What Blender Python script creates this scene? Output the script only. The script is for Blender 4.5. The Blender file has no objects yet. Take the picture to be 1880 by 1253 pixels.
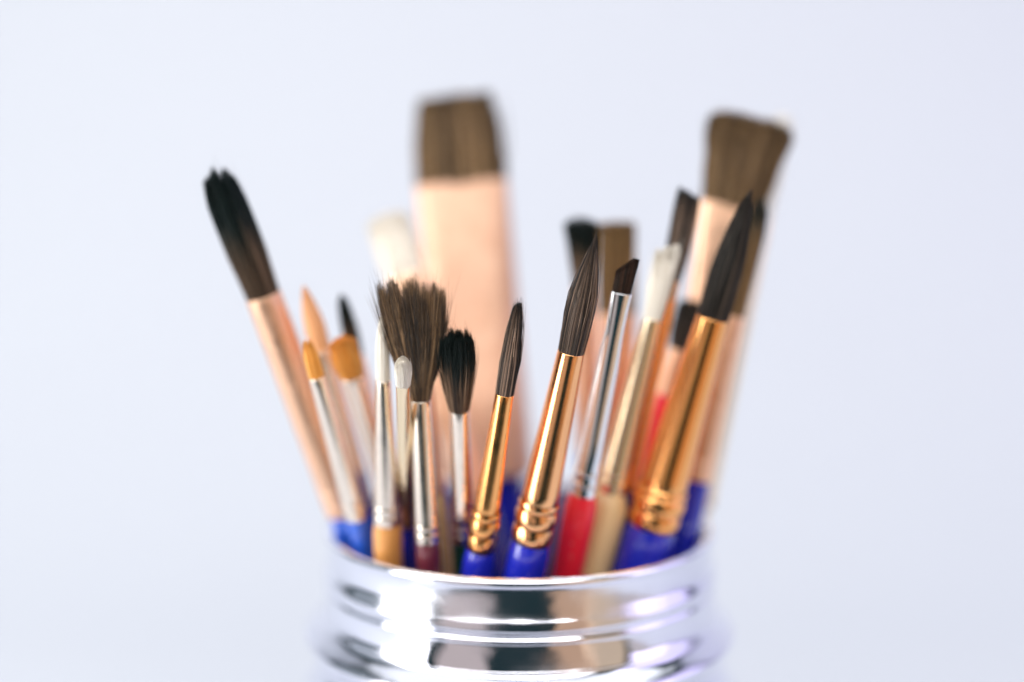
import bpy, math, random
import numpy as np
from mathutils import Vector, Matrix

# ------------------------------------------------------------------ camera, world, lamps, exposure
sc = bpy.context.scene
COL = sc.collection
RIM = 0.130                      # height of the jar's mouth above the table (m)
CAM_Y, CAM_Z, PITCH = -0.305, RIM + 0.0794, math.radians(7.3)
LENS, SENSOR = 50.0, 36.0
PW, PH = 1880.0, 1253.0
FPX = PW * LENS / SENSOR
CX = 955.0                       # image column of the jar's axis
CAM_X = (PW / 2 - CX) / FPX * 0.305

cd = bpy.data.cameras.new('camera')
cam = bpy.data.objects.new('camera', cd); COL.objects.link(cam)
cam.location = (CAM_X, CAM_Y, CAM_Z)
cam.rotation_euler = (math.pi / 2 - PITCH, 0, 0)
cd.lens, cd.sensor_width = LENS, SENSOR
cd.clip_start, cd.clip_end = 0.01, 50
cd.dof.use_dof = True
cd.dof.focus_distance = 0.2620
cd.dof.aperture_fstop = 2.5
cd.dof.aperture_blades = 0
sc.camera = cam

w = bpy.data.worlds.new('World'); sc.world = w; w.use_nodes = True
bg = w.node_tree.nodes['Background']
bg.inputs['Color'].default_value = (0.35, 0.75, 0.85, 1)
bg.inputs['Strength'].default_value = 0.035

sc.view_settings.view_transform = 'Standard'
sc.view_settings.look = 'None'
sc.view_settings.exposure = 0.45
sc.view_settings.gamma = 1.0
sc.cycles.use_denoising = True
sc.cycles.max_bounces = 10


def area(name, loc, target, sx, sy, radiance, color):
    ld = bpy.data.lights.new(name, 'AREA')
    ld.shape = 'RECTANGLE'; ld.size = sx; ld.size_y = sy
    ld.energy = radiance * math.pi * sx * sy
    ld.color = color
    o = bpy.data.objects.new(name, ld); COL.objects.link(o)
    o.location = loc
    o.rotation_euler = (Vector(target) - Vector(loc)).to_track_quat('-Z', 'Y').to_euler()
    return o


def polar(az, dist, z):
    a = math.radians(az)
    return (math.sin(a) * dist, -math.cos(a) * dist, z)


TGT = (0, 0, 0.2)
area('window_light', polar(-65, 1.0, 0.25), TGT, 0.36, 1.5, 7.0, (1.0, 0.99, 0.97))
area('front_fill', (-0.15, -0.95, 1.05), (0, 0, 0.18), 1.9, 0.7, 3.5, (1.0, 0.98, 0.96))  # added fill with no known source, brightens bristles and ferrule fronts
area('reflection_fill_grey', polar(-31, 1.2, 0.15), TGT, 0.62, 1.3, 0.42, (1.0, 0.82, 0.76))  # added lamp, stands in for the unseen room in the metal's left reflections
area('reflection_fill_orange', polar(28.5, 1.15, 0.1), TGT, 0.42, 1.3, 0.42, (1.0, 0.60, 0.36))  # made-up lamp, gives jar and ferrules their orange reflection on the right
area('reflection_fill_amber', polar(47, 1.1, 0.1), TGT, 0.40, 1.3, 0.46, (1.0, 0.74, 0.50))  # also added, a second warm strip in the metal reflections
area('reflection_fill_pale', polar(72, 1.1, 0.1), TGT, 0.44, 1.3, 0.45, (0.96, 0.84, 0.82))  # added too, a pale strip reflected towards the jar's right edge
area('overhead_fill', (0.0, 0.1, 1.5), (0, 0.3, 0), 2.4, 1.4, 0.95, (0.95, 0.97, 1.0))  # added overhead fill, mainly brightens the backdrop
area('backdrop_fill_violet', (1.5, 0.1, 0.7), (0.5, 0.9, 0.3), 1.6, 1.4, 1.0, (0.74, 0.66, 1.0))  # added lamp, tints the right of the backdrop lavender
area('backdrop_fill_cool', (-1.5, 0.1, 0.7), (-0.5, 0.9, 0.3), 1.4, 1.2, 0.25, (0.85, 0.92, 1.0))  # added lamp, evens out the left of the backdrop


# ------------------------------------------------------------------ camera geometry helpers
def pix(px, py, yw):
    """the point on the vertical plane y = yw (metres) that shows at photo pixel (px, py)"""
    dx = (px - PW / 2) / FPX
    dz = -(py - PH / 2) / FPX
    c, s = math.cos(PITCH), math.sin(PITCH)
    d = Vector((dx, c + dz * s, -s + dz * c))
    t = (yw - CAM_Y) / d.y
    return Vector((CAM_X, CAM_Y, CAM_Z)) + d * t


def depth(p):
    c, s = math.cos(PITCH), math.sin(PITCH)
    return (p.y - CAM_Y) * c - (p.z - CAM_Z) * s


def row(p):
    c, s = math.cos(PITCH), math.sin(PITCH)
    v = p - Vector((CAM_X, CAM_Y, CAM_Z))
    up = v.z * c + v.y * s
    return PH / 2 - up / depth(p) * FPX


# ------------------------------------------------------------------ materials
def mat(name):
    m = bpy.data.materials.new(name); m.use_nodes = True
    nt = m.node_tree
    return m, nt, nt.nodes['Principled BSDF']


def node(nt, kind, **kw):
    n = nt.nodes.new(kind)
    for k, v in kw.items():
        setattr(n, k, v)
    return n


def noise(nt, scale_xyz, scale, detail=3.0, coord='Object'):
    tc = node(nt, 'ShaderNodeTexCoord'); mp = node(nt, 'ShaderNodeMapping')
    mp.inputs['Scale'].default_value = scale_xyz
    nt.links.new(tc.outputs[coord], mp.inputs['Vector'])
    n = node(nt, 'ShaderNodeTexNoise')
    n.inputs['Scale'].default_value = scale; n.inputs['Detail'].default_value = detail
    nt.links.new(mp.outputs['Vector'], n.inputs['Vector'])
    return n


def ramp(nt, src, stops):
    r = node(nt, 'ShaderNodeValToRGB')
    el = r.color_ramp.elements
    while len(el) < len(stops):
        el.new(0.5)
    for e, (p, c) in zip(el, stops):
        e.position = p; e.color = tuple(c) + (1,)
    nt.links.new(src, r.inputs['Fac'])
    return r


def metal(name, color, rough, streak=0.25, bump=0.05):
    m, nt, b = mat(name)
    b.inputs['Metallic'].default_value = 1.0
    n = noise(nt, (1, 1, 0.04), 900, 3)
    lo = [c * (1 - streak * 0.35) for c in color]; hi = [min(1, c * (1 + streak * 0.15)) for c in color]
    r = ramp(nt, n.outputs['Fac'], [(0.3, lo), (0.7, hi)])
    nt.links.new(r.outputs['Color'], b.inputs['Base Color'])
    n2 = noise(nt, (1, 1, 1), 350, 4)
    mr = node(nt, 'ShaderNodeMapRange')
    mr.inputs['To Min'].default_value = rough * 0.5; mr.inputs['To Max'].default_value = rough * 1.9
    nt.links.new(n2.outputs['Fac'], mr.inputs['Value']); nt.links.new(mr.outputs['Result'], b.inputs['Roughness'])
    bp = node(nt, 'ShaderNodeBump'); bp.inputs['Strength'].default_value = bump; bp.inputs['Distance'].default_value = 0.0002
    nt.links.new(n.outputs['Fac'], bp.inputs['Height']); nt.links.new(bp.outputs['Normal'], b.inputs['Normal'])
    return m


def paint(name, color, rough=0.25, coat=0.6, var=0.12):
    m, nt, b = mat(name)
    n = noise(nt, (1, 1, 0.25), 220, 4)
    lo = [c * (1 - var) for c in color]; hi = [min(1, c * (1 + var)) for c in color]
    r = ramp(nt, n.outputs['Fac'], [(0.3, lo), (0.7, hi)])
    nt.links.new(r.outputs['Color'], b.inputs['Base Color'])
    sc_ = noise(nt, (1, 1, 0.35), 1400, 5)
    cut = node(nt, 'ShaderNodeMapRange'); cut.inputs['From Min'].default_value = 0.66; cut.inputs['From Max'].default_value = 0.72
    cut.inputs['To Max'].default_value = 0.45
    nt.links.new(sc_.outputs['Fac'], cut.inputs['Value'])
    mx = node(nt, 'ShaderNodeMix', data_type='RGBA'); mx.inputs['B'].default_value = (0.55, 0.45, 0.36, 1)
    nt.links.new(cut.outputs['Result'], mx.inputs['Factor']); nt.links.new(r.outputs['Color'], mx.inputs['A'])
    nt.links.new(mx.outputs['Result'], b.inputs['Base Color'])
    b.inputs['Roughness'].default_value = rough
    b.inputs['Coat Weight'].default_value = coat
    b.inputs['Coat Roughness'].default_value = 0.12
    bp = node(nt, 'ShaderNodeBump'); bp.inputs['Strength'].default_value = 0.08; bp.inputs['Distance'].default_value = 0.0003
    nt.links.new(n.outputs['Fac'], bp.inputs['Height']); nt.links.new(bp.outputs['Normal'], b.inputs['Normal'])
    return m


def wood(name, dark, light, rough=0.45):
    m, nt, b = mat(name)
    n = noise(nt, (1, 1, 0.03), 700, 4)
    r = ramp(nt, n.outputs['Fac'], [(0.3, dark), (0.7, light)])
    nt.links.new(r.outputs['Color'], b.inputs['Base Color'])
    b.inputs['Roughness'].default_value = rough
    b.inputs['Coat Weight'].default_value = 0.25
    return m


def hair(name, dark, light, tip=None, tip_at=(0.35, 0.75), rough=0.42, sheen=0.0):
    """bristle fibre: every fibre has a tone of its own; 'tip' is a paint stain that covers the far end"""
    m, nt, b = mat(name)
    at = node(nt, 'ShaderNodeAttribute', attribute_name='tone')
    mid = [a * 0.68 + c * 0.32 for a, c in zip(dark, light)]
    r = ramp(nt, at.outputs['Fac'], [(0.05, dark), (0.6, mid), (1.0, light)])
    out = r.outputs['Color']
    if tip:
        al = node(nt, 'ShaderNodeAttribute', attribute_name='along')
        ad = node(nt, 'ShaderNodeMath', operation='MULTIPLY_ADD')
        nt.links.new(at.outputs['Fac'], ad.inputs[0]); ad.inputs[1].default_value = -0.22
        nt.links.new(al.outputs['Fac'], ad.inputs[2])
        mr = node(nt, 'ShaderNodeMapRange'); mr.inputs['From Min'].default_value = tip_at[0] - 0.1
        mr.inputs['From Max'].default_value = tip_at[1] - 0.1
        nt.links.new(ad.outputs[0], mr.inputs['Value'])
        mx = node(nt, 'ShaderNodeMix', data_type='RGBA')
        nt.links.new(mr.outputs['Result'], mx.inputs['Factor'])
        nt.links.new(out, mx.inputs['A']); mx.inputs['B'].default_value = tuple(tip) + (1,)
        out = mx.outputs['Result']
    nt.links.new(out, b.inputs['Base Color'])
    b.inputs['Roughness'].default_value = rough
    b.inputs['Specular IOR Level'].default_value = 0.28
    if sheen:
        b.inputs['Sheen Weight'].default_value = sheen
    return m


M = {
    'gold': metal('gold_ferrule_metal', (1.0, 0.465, 0.165), 0.14),
    'rose': metal('rose_gold_ferrule_metal', (1.0, 0.51, 0.24), 0.14),
    'copper': metal('copper_ferrule_metal', (0.91, 0.575, 0.39), 0.36, bump=0.1),
    'copper_flat': metal('dull_copper_ferrule_metal', (0.72, 0.47, 0.34), 0.50, bump=0.1),
    'silver': metal('warm_silver_ferrule_metal', (0.96, 0.84, 0.72), 0.15),
    'chrome': metal('chrome_ferrule_metal', (0.86, 0.88, 0.92), 0.07, 0.05, 0.02),
    'pale': metal('pale_gold_ferrule_metal', (0.93, 0.76, 0.52), 0.14),
    'blue': paint('blue_lacquer', (0.012, 0.020, 0.40), 0.22, 0.8),
    'navy': paint('dark_blue_lacquer', (0.006, 0.012, 0.20), 0.25, 0.7),
    'sky': paint('bright_blue_lacquer', (0.02, 0.11, 0.62), 0.3, 0.6),
    'red': paint('red_lacquer', (0.84, 0.016, 0.035), 0.35, 0.4, 0.08),
    'maroon': paint('maroon_lacquer', (0.12, 0.018, 0.030), 0.3, 0.5),
    'green': paint('dark_green_lacquer', (0.006, 0.045, 0.030), 0.3, 0.5),
    'tan': wood('orange_varnished_wood', (0.58, 0.24, 0.055), (0.78, 0.38, 0.12)),
    'beige': wood('natural_beech_wood', (0.62, 0.41, 0.19), (0.76, 0.54, 0.29)),
    'olive': wood('dull_brown_wood', (0.46, 0.30, 0.14), (0.62, 0.42, 0.22)),
    'h_brown': hair('brown_goat_hair', (0.020, 0.013, 0.009), (0.42, 0.27, 0.15)),
    'h_fan': hair('mottled_brown_fan_hair', (0.016, 0.011, 0.008), (0.60, 0.36, 0.18), sheen=0.1),
    'h_black': hair('black_hair', (0.005, 0.007, 0.007), (0.13, 0.095, 0.075), rough=0.36),
    'h_stain': hair('black_hair_brown_root', (0.022, 0.014, 0.010), (0.36, 0.22, 0.13), (0.005, 0.011, 0.010), (0.30, 0.62)),
    'h_left': hair('grey_brown_hair_with_black_stain', (0.045, 0.030, 0.020), (0.38, 0.25, 0.16), (0.003, 0.011, 0.011), (0.30, 0.60)),
    'h_round': hair('brown_black_hair', (0.008, 0.008, 0.008), (0.34, 0.225, 0.16), (0.010, 0.012, 0.014), (0.75, 1.0), rough=0.36),
    'h_tipped': hair('tan_hair_with_black_tip', (0.12, 0.07, 0.03), (0.60, 0.38, 0.19), (0.006, 0.012, 0.010), (0.66, 0.86)),
    'h_sable': hair('dark_sable_hair', (0.006, 0.005, 0.004), (0.10, 0.045, 0.025), None),
    'h_white': hair('white_hog_hair', (0.82, 0.76, 0.66), (0.96, 0.94, 0.90)),
    'h_orange': hair('golden_synthetic_hair', (0.90, 0.46, 0.20), (1.0, 0.70, 0.46)),
    'h_amber': hair('amber_synthetic_hair', (0.80, 0.32, 0.05), (1.0, 0.64, 0.22)),
    'h_tan': hair('tan_brown_hair', (0.15, 0.092, 0.042), (0.56, 0.33, 0.14)),
    'h_big': hair('dark_tan_brown_hair', (0.060, 0.036, 0.017), (0.38, 0.232, 0.108)),
}


# ------------------------------------------------------------------ mesh helpers
def link(name, verts, faces, m, parent=None, smooth=True):
    me = bpy.data.meshes.new(name)
    me.from_pydata(verts, [], faces); me.update()
    if smooth:
        me.polygons.foreach_set('use_smooth', [True] * len(me.polygons))
    me.materials.append(m)
    o = bpy.data.objects.new(name, me); COL.objects.link(o)
    if parent:
        o.parent = parent
    return o


def lathe(name, prof, m, parent=None, seg=48, mod=None, cap0=False, cap1=False, sup=2.0):
    """prof: list of (z, rx, ry); mod(theta, index) scales the radius"""
    V, F = [], []
    for i, (z, rx, ry) in enumerate(prof):
        for k in range(seg):
            a = 2 * math.pi * k / seg
            q = mod(a, i) if mod else 1.0
            c_, s_ = math.cos(a), math.sin(a)
            if sup != 2.0:
                c_ = math.copysign(abs(c_) ** (2 / sup), c_); s_ = math.copysign(abs(s_) ** (2 / sup), s_)
            V.append((rx * q * c_, ry * q * s_, z))
    for i in range(len(prof) - 1):
        for k in range(seg):
            k2 = (k + 1) % seg
            F.append((i * seg + k, i * seg + k2, (i + 1) * seg + k2, (i + 1) * seg + k))
    if cap0:
        F.append(tuple(range(seg - 1, -1, -1)))
    if cap1:
        F.append(tuple((len(prof) - 1) * seg + k for k in range(seg)))
    return link(name, V, F, m, parent)


def interp(pts, s):
    xs = np.array([p[0] for p in pts]); ys = np.array([p[1] for p in pts])
    # smooth (monotone cosine) interpolation
    s = np.clip(s, xs[0], xs[-1])
    i = np.clip(np.searchsorted(xs, s, side='right') - 1, 0, len(xs) - 2)
    t = (s - xs[i]) / (xs[i + 1] - xs[i])
    t = 0.5 * t + 0.5 * (t * t * (3 - 2 * t))
    return ys[i] * (1 - t) + ys[i + 1] * t


def bristles(parent, m, z0, L, prof, ratio, edge, n, rad, seed, bend=(0, 0), clump=0.5, fly=0.02, fuzz=0.03, core=0.82, segs=6, corelen=0.9, tufts=0, pull=0.5, tlen=0.018):
    """prof: [(s, half width in m)], ratio: [(s, thickness / width)], edge(u, v): length of the fibre rooted there (0..1)"""
    rng = np.random.default_rng(seed)
    ph = rng.uniform(0, 2 * math.pi, 8)
    # --- fibres
    a = rng.uniform(0, 2 * math.pi, n)
    r = np.where(rng.random(n) < 0.55, rng.uniform(0.84, 1.0, n), np.sqrt(rng.uniform(0.05, 0.95, n)))
    u, v = r * np.cos(a), r * np.sin(a)
    ln = edge(u, v) * (1 - fuzz * np.abs(rng.normal(0, 1, n)))
    isfly = rng.random(n) < fly
    ln = np.clip(np.where(isfly, ln * rng.uniform(0.9, 1.12, n), ln), 0.15, 1.12)
    fu = np.where(isfly, rng.normal(0, 0.26, n), 0)
    du = rng.normal(0, 0.05, n)
    dv = rng.normal(0, 0.07, n) + np.where(isfly, rng.normal(0, 0.45, n), 0)
    # locks: fibres lean together
    lock = np.sin(a * 5 + ph[0]) * 0.5 + np.sin(a * 11 + ph[1]) * 0.35 + np.sin(a * 23 + ph[2]) * 0.3
    tone = np.clip(rng.beta(0.9, 1.7, n) + 0.24 * lock * clump, 0, 1)
    tu = tv = None
    if tufts:
        ka = rng.uniform(0, 2 * math.pi, tufts); kr = np.sqrt(rng.uniform(0.02, 1, tufts))
        ku, kv = kr * np.cos(ka), kr * np.sin(ka)
        near = np.argmin((u[:, None] - ku) ** 2 + (v[:, None] - kv) ** 2 + rng.uniform(0, 0.03, (n, tufts)), axis=1)
        tu = (ku[near] - u) * pull + rng.normal(0, 0.09, tufts)[near] * pull
        tv = (kv[near] - v) * pull
        ln = np.clip(ln * (1 + np.clip(rng.normal(0, tlen, tufts), -2 * tlen, 1.5 * tlen)[near]), 0.15, 1.12)
        tone = np.clip(tone + rng.normal(0, 0.13, tufts)[near], 0, 1)
    tt = np.linspace(0, 1, segs)
    V = np.zeros((n, segs, 3, 3)); 
    AL = np.zeros((n, segs, 3)); 
    ang = rng.uniform(0, 2 * math.pi, n)
    rr = rad * rng.uniform(0.6, 1.25, n)
    for j, t in enumerate(tt):
        s = ln * t
        W = interp(prof, s); Rt = interp(ratio, s)
        sq = s * s
        uu = u + du * sq + fu * s + lock * 0.05 * clump * np.sin(a * 3 + ph[4]) * s
        vv = v + dv * sq
        if tufts:
            uu = uu + tu * sq; vv = vv + tv * sq
        wig = np.sin(s * 9 + ang) * 0.012
        x = (uu + wig) * W + bend[0] * sq
        y = vv * W * Rt + bend[1] * sq
        z = z0 + s * L - 0.0006 * (1 - t)
        taper = rr * (1.0 if t < 0.55 else (1.0 - 0.85 * (t - 0.55) / 0.45))
        for k in range(3):
            b_ = ang + 2 * math.pi * k / 3
            V[:, j, k, 0] = x + taper * np.cos(b_)
            V[:, j, k, 1] = y + taper * np.sin(b_)
            V[:, j, k, 2] = z
        AL[:, j, :] = s[:, None]
    TN = np.repeat(tone, segs * 3)
    base = (np.arange(n) * segs * 3)[:, None, None]
    jj = (np.arange(segs - 1) * 3)[None, :, None]
    kk = np.arange(3)[None, None, :]; k2 = (kk + 1) % 3
    F = np.stack([base + jj + kk, base + jj + k2, base + jj + 3 + k2, base + jj + 3 + kk], -1).reshape(-1, 4)
    V = V.reshape(-1, 3); AL = AL.reshape(-1)
    # --- packed inner body of the tuft, its end raised and sunk fibre by fibre
    cs, cn = 96, 26
    ca = np.linspace(0, 2 * math.pi, cs, endpoint=False)
    cl = np.sin(ca * 5 + ph[0]) * 0.5 + np.sin(ca * 11 + ph[1]) * 0.35 + np.sin(ca * 23 + ph[2]) * 0.3
    ctone = np.clip(rng.beta(0.9, 1.7, cs) * 0.7 + 0.24 * cl * clump, 0, 1)
    CV, CAL = [], []
    for j in range(cn):
        t = j / (cn - 1)
        ring = core * (1 + 0.03 * cl * clump) * (1.0 if t < 0.9 else 1 - ((t - 0.9) / 0.1) ** 2 * 0.75)
        uu, vv = np.cos(ca) * ring, np.sin(ca) * ring
        s = edge(uu, vv) * corelen * min(1.0, t / 0.97)
        W = interp(prof, s); Rt = interp(ratio, s)
        CV.append(np.stack([uu * W + bend[0] * s * s, vv * W * Rt + bend[1] * s * s, z0 + s * L - 0.0006 * (1 - t)], -1)); CAL.append(s)
    CV = np.concatenate(CV); CAL = np.concatenate(CAL)
    o0 = len(V)
    CF = []
    for j in range(cn - 1):
        for k in range(cs):
            q = (k + 1) % cs
            CF.append((o0 + j * cs + k, o0 + j * cs + q, o0 + (j + 1) * cs + q, o0 + (j + 1) * cs + k))
    top = np.mean(CV[-cs:], axis=0)
    V = np.concatenate([V, CV, top[None]])
    ci = len(V) - 1
    CT = [(o0 + (cn - 1) * cs + k, o0 + (cn - 1) * cs + (k + 1) % cs, ci) for k in range(cs)]
    AL = np.concatenate([AL, CAL, [1.0]]); TN = np.concatenate([TN, np.tile(ctone, cn), [0.4]])
    o = link('bristles', V.tolist(), F.tolist() + CF + CT, m, parent)
    me = o.data
    at = me.attributes.new('tone', 'FLOAT', 'POINT'); at.data.foreach_set('value', TN.astype(np.float32))
    at = me.attributes.new('along', 'FLOAT', 'POINT'); at.data.foreach_set('value', AL.astype(np.float32))
    return o


# ------------------------------------------------------------------ the setting: one pale sweep of paper
def backdrop():
    m, nt, b = mat('pale_blue_white_paper')
    n = noise(nt, (1, 1, 1), 3.0, 2)
    r = ramp(nt, n.outputs['Fac'], [(0.3, (0.555, 0.580, 0.625)), (0.7, (0.565, 0.590, 0.635))])
    nt.links.new(r.outputs['Color'], b.inputs['Base Color'])
    b.inputs['Roughness'].default_value = 0.85
    pts = [(-0.18, 0.0)]
    y0, R = 0.30, 0.55
    pts.append((y0, 0.0))
    for i in range(1, 25):
        t = i / 24 * math.pi / 2
        pts.append((y0 + R * math.sin(t), R - R * math.cos(t)))
    pts.append((y0 + R, 1.6))
    V, F = [], []
    X = 1.6
    for (y, z) in pts:
        V += [(-X, y, z), (X, y, z)]
    for i in range(len(pts) - 1):
        F.append((2 * i, 2 * i + 1, 2 * i + 3, 2 * i + 2))
    o = link('backdrop', V, F, m)
    o['kind'] = 'structure'
    o['label'] = 'seamless pale blue white paper backdrop under and behind the jar'
    return o


backdrop()

# ------------------------------------------------------------------ the jar
R_IN = 0.0402


def jar():
    root = bpy.data.objects.new('jar', None); COL.objects.link(root)
    root['label'] = 'shiny silver mirrored jar with ridged screw neck holding all the brushes'
    root['category'] = 'jar'
    m, nt, b = mat('silvered_glass')
    b.inputs['Metallic'].default_value = 1.0
    n = noise(nt, (1, 1, 1.6), 16, 4)
    r = ramp(nt, n.outputs['Fac'], [(0.3, (0.76, 0.77, 0.88)), (0.7, (0.88, 0.89, 0.97))])
    nt.links.new(r.outputs['Color'], b.inputs['Base Color'])
    n3 = noise(nt, (1, 1, 1.3), 70, 5)
    mr = node(nt, 'ShaderNodeMapRange'); mr.inputs['From Min'].default_value = 0.35; mr.inputs['From Max'].default_value = 0.7
    mr.inputs['To Min'].default_value = 0.06; mr.inputs['To Max'].default_value = 0.26
    nt.links.new(n3.outputs['Fac'], mr.inputs['Value']); nt.links.new(mr.outputs['Result'], b.inputs['Roughness'])
    bp = node(nt, 'ShaderNodeBump'); bp.inputs['Strength'].default_value = 0.55; bp.inputs['Distance'].default_value = 0.004
    nt.links.new(n.outputs['Fac'], bp.inputs['Height']); nt.links.new(bp.outputs['Normal'], b.inputs['Normal'])
    mm = 0.001

    def spl(pts, k=5):
        out = []
        for i in range(len(pts) - 1):
            p0 = pts[max(0, i - 1)]; p1 = pts[i]; p2 = pts[i + 1]; p3 = pts[min(len(pts) - 1, i + 2)]
            for j in range(k):
                t = j / k
                q = []
                for c in range(2):
                    q.append(0.5 * (2 * p1[c] + (-p0[c] + p2[c]) * t + (2 * p0[c] - 5 * p1[c] + 4 * p2[c] - p3[c]) * t * t
                                    + (-p0[c] + 3 * p1[c] - 3 * p2[c] + p3[c]) * t ** 3))
                out.append(tuple(q))
        out.append(pts[-1])
        return out

    # outside, from under the lip to the base (r, depth below the mouth), millimetres
    neck = [(42.2, 1.6), (42.0, 2.6), (41.9, 4.5), (42.0, 6.4), (42.3, 7.6), (42.8, 8.8), (42.95, 9.7), (42.9, 10.4), (42.55, 11.1), (42.45, 11.6), (42.75, 12.2), (42.8, 12.7),
            (42.65, 13.3), (42.75, 16.2), (43.1, 17.8), (43.3, 18.3), (43.35, 18.8), (44.2, 19.8), (46.0, 21.2), (47.0, 22.4), (46.7, 23.7), (45.2, 25.0),
            (43.9, 26.4), (43.9, 28.4), (46.0, 33.0), (49.0, 40.0), (50.0, 48.0), (50.0, 80.0), (49.8, 120.0), (49.0, 126.0), (46.0, 129.4), (40.0, 130.0)]
    o = lathe('body', [(RIM - d * mm, rr * mm, rr * mm) for rr, d in spl(neck)] + [(0.0002, 0.001, 0.001)], m, root, 160)
    # rolled lip
    lip = []
    for i in range(13):
        t = -0.35 * math.pi + i / 12 * 1.55 * math.pi
        lip.append((RIM - 1.2 * mm + 1.2 * mm * math.sin(t), (41.3 + 1.25 * math.cos(t)) * mm, (41.3 + 1.25 * math.cos(t)) * mm))
    lathe('rim', lip, m, root, 160)
    inner = [(40.2, 1.6), (39.9, 4.0), (40.0, 9.0), (40.2, 18.0), (41.0, 26.0), (44.0, 33.0), (47.0, 40.0), (47.8, 50.0), (47.8, 120.0), (46.0, 125.0), (0.1, 126.0)]
    mi, nt, b = mat('dull_silver_lining')
    b.inputs['Metallic'].default_value = 1.0; b.inputs['Base Color'].default_value = (0.80, 0.80, 0.90, 1); b.inputs['Roughness'].default_value = 0.45
    lathe('inner_wall', [(RIM - d * mm, rr * mm, rr * mm) for rr, d in inner], mi, root, 120)


jar()


# ------------------------------------------------------------------ brushes
def inner_radius(z):
    d = (RIM - z) * 1000
    if d < 18: return 0.0398
    if d < 40: return 0.0398 + (d - 18) / 22 * 0.007
    return 0.0468


def flat_edge(k=0.0, dome=0.0, jag=0.0, seed=0, corner=0.0):
    rg = np.random.default_rng(seed); p = rg.uniform(0, 6.28, 3)
    def f(u, v):
        return 0.97 + k * u - dome * (u * u) - corner * np.clip(np.abs(u), 0, 1) ** 7 + jag * (np.sin(u * 9 + p[0]) + 0.6 * np.sin(u * 19 + p[1]))
    return f


def point_edge(drop=0.25):
    def f(u, v):
        return 1.0 - drop * np.clip(u * u + v * v, 0, 1)
    return f


LOG = []


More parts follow.
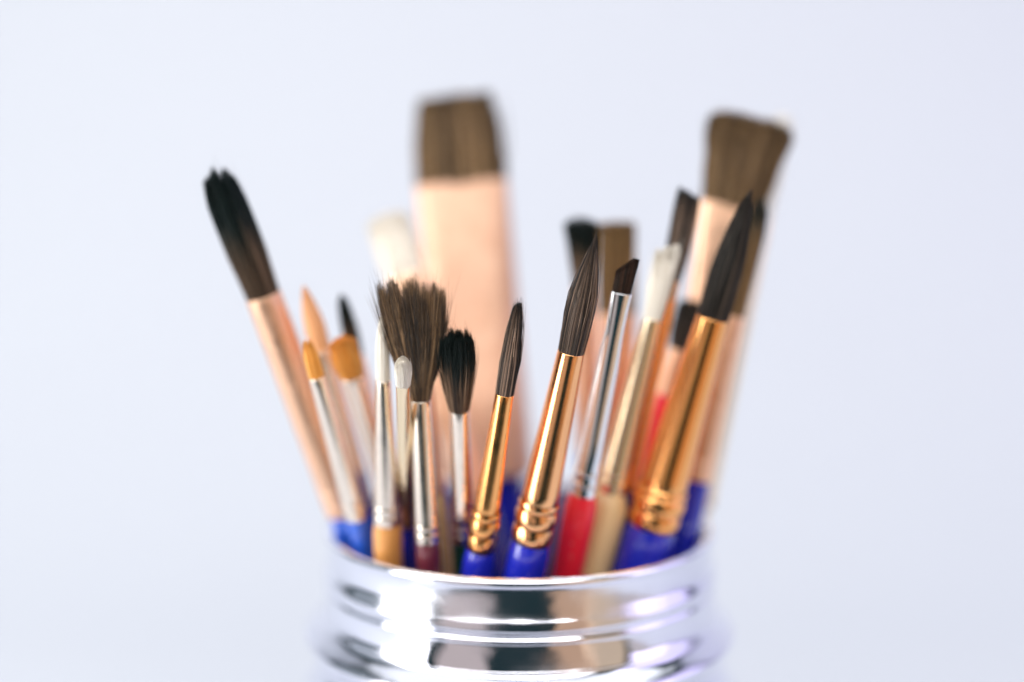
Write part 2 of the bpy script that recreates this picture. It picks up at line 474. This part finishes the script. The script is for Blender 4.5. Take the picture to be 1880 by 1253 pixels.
def brush(label, T, By, E, yT, yE, wb, we, prof, bm, fm, hm, hw=None, ratio=None, flat=1.0, edge=None, n=500, rad=0.00011,
          crimp='rings', bend=(0, 0), clump=0.5, fly=0.006, fuzz=0.03, core=0.82, neck=None, roll=0.0, seed=1, taper=0.45, corelen=0.9, tufts=0, pull=0.5, tlen=0.018):
    pT, pE = pix(T[0], T[1], yT / 1000), pix(E[0], E[1], yE / 1000)
    ax = (pT - pE).normalized()
    # where the ferrule's mouth shows at row By
    lo, hi = 0.0, 1.0
    for _ in range(40):
        mid = (lo + hi) / 2
        if row(pE.lerp(pT, mid)) > By: lo = mid
        else: hi = mid
    pB = pE.lerp(pT, lo)
    # lower end: on the jar's floor or against its wall
    t = 0.0
    while True:
        q = pE - ax * t
        if q.z < 0.0075 or (q.z < RIM - 0.003 and math.hypot(q.x, q.y) > inner_radius(q.z) - 0.003):
            break
        t += 0.0005
    p0 = pE - ax * t
    k = (RIM - pE.z) / ax.z
    rim = pE + ax * k
    rrim = math.hypot(rim.x, rim.y)
    sB, sE = depth(pB) / FPX, depth(pE) / FPX
    LOG.append((label[:34], round(rrim * 1000, 1), round((rrim + we * sE / 2) * 1000, 1), round(p0.z * 1000), round(math.hypot(p0.x, p0.y) * 1000), round((pT - p0).length * 1000)))
    root = bpy.data.objects.new('paint_brush', None); COL.objects.link(root)
    root['label'] = label; root['category'] = 'brush'; root['group'] = 'paint brushes standing in the jar'
    xa = ax.cross(Vector((0, 1, 0)) * -1).normalized() * -1
    if xa.x < 0: xa = -xa
    ya = ax.cross(xa)
    R = Matrix((xa, ya, ax)).transposed().to_4x4()
    root.matrix_world = Matrix.Translation(p0) @ R @ Matrix.Rotation(roll, 4, 'Z')
    zE, zB, zT = (pE - p0).length, (pB - p0).length, (pT - p0).length
    rb, re = wb * sB / 2, we * sE / 2
    # ---- handle: painted stick
    hr = (hw if hw else we * 1.04) * sE / 2
    rs = re * 0.93
    hp = [(0.0, rs * 0.12, rs * 0.12), (0.0006, rs * taper * 0.7, rs * taper * 0.7), (0.0025, rs * taper, rs * taper)]
    for q in (0.2, 0.4, 0.6, 0.75, 0.88):
        f = taper + (hr / rs - taper) * (q ** 0.9)
        hp.append((zE * q, rs * f, rs * f))
    hp += [(zE - 0.0030, hr * 0.99, hr * 0.99), (zE - 0.0010, (hr + rs) / 2, (hr + rs) / 2), (zE + 0.0008, rs * 0.96, rs * 0.96)]
    lathe('handle', hp, hm, root, 40, cap0=True)
    # ---- ferrule
    Lf = zB - zE
    fp = []
    flt = lambda q: 1.0 if flat == 1.0 else 1.0 + (flat - 1.0) * (max(0.0, (q - 0.25) / 0.75) ** 0.8)
    th = 0.00022
    steps = 14
    cz = []
    if crimp == 'bands':
        cl = min(0.0085, Lf * 0.25)
    else:
        cl = 0.0
    for i in range(steps + 1):
        q = i / steps
        z = zE + cl + (Lf - cl) * q
        qq = (z - zE) / Lf
        rx = re + (rb - re) * qq
        if neck: rx *= float(interp(neck, np.array([qq]))[0])
        fp.append((z, rx, rx * flt(qq)))
    zt, rxt, ryt = fp[-1]
    fp[-1] = (zt - th, rxt, ryt)
    fp += [(zt - th * 0.3, rxt - th * 0.1, ryt - th * 0.1), (zt, rxt - th * 0.6, ryt - th * 0.6), (zt - th * 0.3, rxt - th * 1.1, ryt - th * 1.1), (zt - 0.0015, rxt - th * 1.1, ryt - th * 1.1)]
    if cl:
        fp.insert(0, (zE + cl - 0.0004, fp[0][1] * 0.97, fp[0][2] * 0.97))
    fe = lathe('ferrule', fp, fm, root, 64, sup=3.2 if flat < 0.35 else 2.0)
    if crimp == 'bands':
        rnd = random.Random(seed)
        hcut = [0.0, 0.42, 0.84, 1.0]
        for bi in range(2):
            a0, a1 = zE + cl * hcut[bi], zE + cl * hcut[bi + 1]
            ph = rnd.uniform(0, 6)
            pr = []
            for i in range(9):
                q = i / 8
                rr = re * (0.955 + (0.085 + 0.02 * bi) * math.sin(math.pi * q) ** 0.7)
                pr.append((a0 + (a1 - a0) * q, rr, rr))
            lathe('crimp_band', pr, fm, fe, 64, mod=lambda a, i, ph=ph: 1 - 0.035 * max(0, math.cos(a * 6 + ph)) ** 6 * math.sin(math.pi * i / 8))
        a0, a1 = zE + cl * 0.84, zE + cl * 1.04
        pr = [(a0 + (a1 - a0) * i / 8, re * (0.955 + 0.065 * math.sin(math.pi * i / 8)),) * 1 for i in range(9)]
        lathe('crimp_ring', [(z, r_, r_) for z, r_ in pr], fm, fe, 48)
    elif crimp == 'rings':
        for hq in (0.055, 0.115):
            z = zE + Lf * hq
            rr = re + (rb - re) * hq
            if neck: rr *= float(interp(neck, np.array([hq]))[0])
            pr = [(z + (i / 8 - 0.5) * 0.0011, rr * (0.985 + 0.055 * math.sin(math.pi * i / 8)),) for i in range(9)]
            lathe('crimp_ring', [(z_, r_, r_ * flt(hq)) for z_, r_ in pr], fm, fe, 48)
    # ---- bristles
    pf = [(s, hwd * sB) for s, hwd in prof]
    rt = ratio if ratio else [(0, 1.0), (1, 1.0)]
    bristles(root, bm, zB - 0.0002, (zT - zB), pf, rt, edge if edge else point_edge(), n, rad, seed,
             (bend[0] * sB, bend[1] / 1000), clump, fly, fuzz, core, corelen=corelen, tufts=tufts, pull=pull, tlen=tlen)
    return root


HB = M
# front row, in focus -------------------------------------------------------
brush('wide brown fan brush on a silver ferrule and maroon handle in front', (761, 520), 733, (785, 992), -42, -31, 38, 44,
      [(0, 17), (0.12, 23), (0.35, 42), (0.6, 56), (1, 67)], M['h_fan'], M['silver'], M['maroon'], ratio=[(0, 0.95), (0.3, 0.42), (1, 0.34)],
      edge=flat_edge(-0.05, 0.06, 0.008, 3), n=9000, rad=0.00006, bend=(-12, 3), clump=1.0, fly=0.07, fuzz=0.12, core=0.72, corelen=0.58, tufts=34, pull=0.52, tlen=0.05, seed=11)
brush('small black mop brush with squared tip, next to the fan brush', (838, 603), 751, (851, 990), -43, -26, 37, 42,
      [(0, 17), (0.25, 25), (0.6, 32), (1, 30)], M['h_stain'], M['silver'], M['green'], ratio=[(0, 1), (1, 0.8)],
      edge=flat_edge(0.0, 0.10, 0.008, 4), n=3600, rad=0.00008, clump=0.8, fly=0.05, fuzz=0.08, corelen=0.74, tufts=30, pull=0.35, tlen=0.018, seed=12)
brush('slim black round brush with blunt tip, gold ferrule and blue handle, centre front', (952, 556), 722, (883, 1007), -47, -33, 35, 54,
      [(0, 16.5), (0.4, 17.8), (0.72, 14.5), (0.93, 9.5), (1, 8.8)], M['h_round'], M['gold'], M['blue'], hw=60, crimp='bands',
      edge=point_edge(0.02), n=2600, rad=0.00008, clump=0.9, fly=0.05, fuzz=0.04, tufts=14, pull=0.35, corelen=0.86, seed=13)
brush('large dark round brush with sharp tip, rose gold ferrule and blue handle', (1095, 428), 645, (975, 992), -46, -33, 50, 74,
      [(0, 23.5), (0.3, 27), (0.5, 25.5), (0.7, 18), (0.85, 9.5), (0.94, 4.8), (1, 3)], M['h_round'], M['rose'], M['blue'], hw=80, crimp='bands',
      edge=point_edge(0.10), n=3600, rad=0.00009, clump=1.0, fly=0.02, fuzz=0.03, tufts=18, pull=0.4, seed=14)
brush('small angled shader brush with black hair, chrome ferrule and bright red handle', (1153, 479), 538, (1071, 905), -38, -27, 38, 49,
      [(0, 17), (0.6, 18.5), (1, 19.5)], M['h_sable'], M['chrome'], M['red'], hw=60, flat=0.45, ratio=[(0, 0.45), (1, 0.2)],
      edge=flat_edge(0.30, 0.0, 0.0, 5), n=1300, rad=0.00008, clump=0.3, fly=0.0, fuzz=0.02, neck=[(0, 1), (0.62, 1.0), (0.82, 0.88), (0.9, 0.92), (1, 1)], seed=15)
brush('white bristle brush with pale gold ferrule and natural wood handle', (1231, 446), 585, (1120, 903), -25, -20, 33, 52,
      [(0, 16), (0.5, 22), (1, 25)], M['h_white'], M['pale'], M['beige'], hw=78, ratio=[(0, 0.9), (1, 0.4)],
      edge=flat_edge(0.05, 0.03, 0.02, 6), n=1500, rad=0.00010, clump=0.6, fly=0.03, fuzz=0.07, tufts=12, pull=0.5, corelen=0.8, seed=16)
# right group ----------------------------------------------------------------
brush('flat dark brush with square tip and thin orange gold ferrule', (1268, 350), 515, (1150, 900), -16, -14, 31, 38,
      [(0, 15), (0.35, 22), (0.8, 23), (1, 22)], M['h_round'], M['gold'], M['navy'], ratio=[(0, 0.8), (1, 0.4)],
      edge=flat_edge(-0.05, 0.0, 0.004, 7), n=1800, clump=0.8, fuzz=0.02, corelen=0.93, tufts=14, pull=0.3, seed=17)
brush('thick black pointed brush with wide gold ferrule and dark blue handle', (1379, 344), 583, (1197, 965), -28, -20, 60, 92,
      [(0, 28), (0.3, 30), (0.55, 26), (0.8, 16), (0.93, 8), (1, 5)], M['h_black'], M['gold'], M['blue'], hw=100, crimp='bands',
      edge=point_edge(0.1), n=2600, rad=0.0001, clump=0.8, tufts=16, pull=0.4, seed=18)
brush('bent tan and black mop brush half hidden behind the thick pointed brush', (1396, 356), 580, (1279, 880), -8, -8, 42, 52,
      [(0, 20), (0.4, 23), (0.75, 22), (1, 12)], M['h_tipped'], M['copper'], M['blue'], edge=point_edge(0.15), n=1200, bend=(7, 0), tufts=8, pull=0.4, seed=19)
brush('big brown flared flat brush with pale copper ferrule, upper right', (1382, 204), 378, (1262, 760), 6, 4, 116, 62,
      [(0, 57), (0.5, 72), (0.85, 84), (1, 84)], M['h_big'], M['copper'], M['navy'], flat=0.3, ratio=[(0, 0.3), (1, 0.28)],
      edge=flat_edge(-0.02, 0.02, 0.003, 8, 0.12), n=2600, rad=0.00016, clump=1.0, fuzz=0.05, tufts=20, pull=0.3, tlen=0.012, corelen=0.88, seed=20, crimp='rings')
brush('cream white brush peeping out behind the big flared brush', (1440, 203), 400, (1293, 905), 24, 14, 34, 40,
      [(0, 15), (0.5, 18), (1, 19)], M['h_white'], M['pale'], M['beige'], edge=flat_edge(0, 0.1, 0, 9), n=500, seed=21)
brush('short black mop brush with red handle between the gold ferrules', (1277, 548), 640, (1221, 722), -6, -4, 42, 40,
      [(0, 18), (0.4, 27), (1, 28)], M['h_black'], M['copper'], M['red'], hw=48, edge=flat_edge(0, 0.1, 0, 10), n=800, seed=22)
brush('dark brown fluffy brush behind the large sharp round brush', (1069, 394), 525, (1079, 830), -4, 2, 42, 40,
      [(0, 19), (0.5, 27), (1, 33)], M['h_stain'], M['copper'], M['sky'], edge=flat_edge(0, 0.08, 0, 11), n=900, bend=(-4, 0), seed=23)
brush('flat tan brown brush behind the angled shader', (1133, 398), 575, (1131, 880), 4, 8, 72, 48,
      [(0, 35), (0.5, 35), (1, 34)], M['h_tan'], M['copper'], M['navy'], flat=0.4, ratio=[(0, 0.35), (1, 0.3)],
      edge=flat_edge(0, 0.02, 0, 12), n=900, rad=0.00014, seed=24)
# back, middle -----------------------------------------------------------------
brush('huge flat brown brush with broad copper ferrule and blue handle, tallest at back', (833, 166), 335, (893, 866), 32, 26, 168, 172,
      [(0, 84), (0.4, 83), (0.75, 76), (1, 68)], M['h_big'], M['copper_flat'], M['blue'], hw=134, flat=0.22, ratio=[(0, 0.22), (1, 0.2)],
      edge=flat_edge(0.02, 0.01, 0.004, 13, 0.0), n=2200, rad=0.0002, clump=1.0, fuzz=0.03, tufts=18, pull=0.35, corelen=0.88, seed=25, crimp='none')
brush('blurred cream white brush with pale copper ferrule leaning left behind the fan brush', (706, 386), 505, (878, 930), 12, 2, 74, 62,
      [(0, 36), (0.5, 40), (1, 38)], M['h_white'], M['copper'], M['navy'], flat=0.5, ratio=[(0, 0.5), (1, 0.4)],
      edge=flat_edge(0, 0.08, 0, 14), n=800, rad=0.00014, seed=26, crimp='none')
brush('thin brush with dull brown handle squeezed between fan and mop brushes', (779, 668), 715, (806, 905), -22, -14, 22, 24,
      [(0, 8), (0.5, 8), (1, 3)], M['h_brown'], M['copper'], M['olive'], n=300, seed=27, hw=26)
# left group -------------------------------------------------------------------
brush('big black stained mop brush with copper ferrule leaning far left', (394, 305), 541, (632, 938), -24, -8, 66, 66,
      [(0, 30), (0.35, 36), (0.75, 36), (1, 27)], M['h_left'], M['copper'], M['sky'], hw=62, edge=flat_edge(-0.02, 0.05, 0.012, 15), n=2400,
      rad=0.00010, clump=1.0, fuzz=0.06, tufts=16, pull=0.4, tlen=0.025, corelen=0.8, seed=28)
brush('golden synthetic pointed brush beside the black stained mop', (556, 520), 642, (668, 930), -20, -6, 40, 42,
      [(0, 18), (0.4, 19), (0.75, 11), (1, 2)], M['h_orange'], M['silver'], M['blue'], n=900, edge=point_edge(0.08), seed=29)
brush('small amber synthetic brush on a silver ferrule with blue handle, front left', (562, 622), 691, (655, 948), -34, -20, 30, 42,
      [(0, 14), (0.5, 14), (1, 8)], M['h_amber'], M['silver'], M['sky'], n=900, tufts=6, pull=0.4, edge=point_edge(0.1), seed=30)
brush('short squared amber brush with silver ferrule', (622, 617), 691, (708, 880), -27, -12, 42, 42,
      [(0, 19), (0.4, 27), (1, 26)], M['h_amber'], M['silver'], M['navy'], n=1600, tufts=9, pull=0.4, tlen=0.03, edge=flat_edge(0.02, 0.12, 0.01, 16), seed=31, flat=0.7, ratio=[(0, 0.7), (1, 0.5)])
brush('slender dark pointed brush standing behind the squared amber brush', (625, 536), 650, (716, 900), -12, 0, 26, 32,
      [(0, 12), (0.4, 15), (0.8, 11), (1, 4)], M['h_stain'], M['copper'], M['navy'], n=800, edge=point_edge(0.1), seed=32)
brush('thin white pointed brush with silver ferrule and orange wooden handle', (700, 576), 697, (711, 957), -40, -26, 28, 50,
      [(0, 12.5), (0.5, 12), (1, 4)], M['h_white'], M['silver'], M['tan'], hw=54, n=700, edge=point_edge(0.1), seed=33)
brush('tiny white tipped brush in front of the fan bristles, blue handle', (739, 657), 702, (748, 960), -48, -20, 27, 32,
      [(0, 13), (0.4, 15.5), (0.8, 14), (1, 9)], M['h_white'], M['pale'], M['blue'], hw=32, rad=0.00007, n=1500, edge=flat_edge(0, 0.2, 0, 17), seed=34)

for l in LOG:
    print('BRUSH', l)
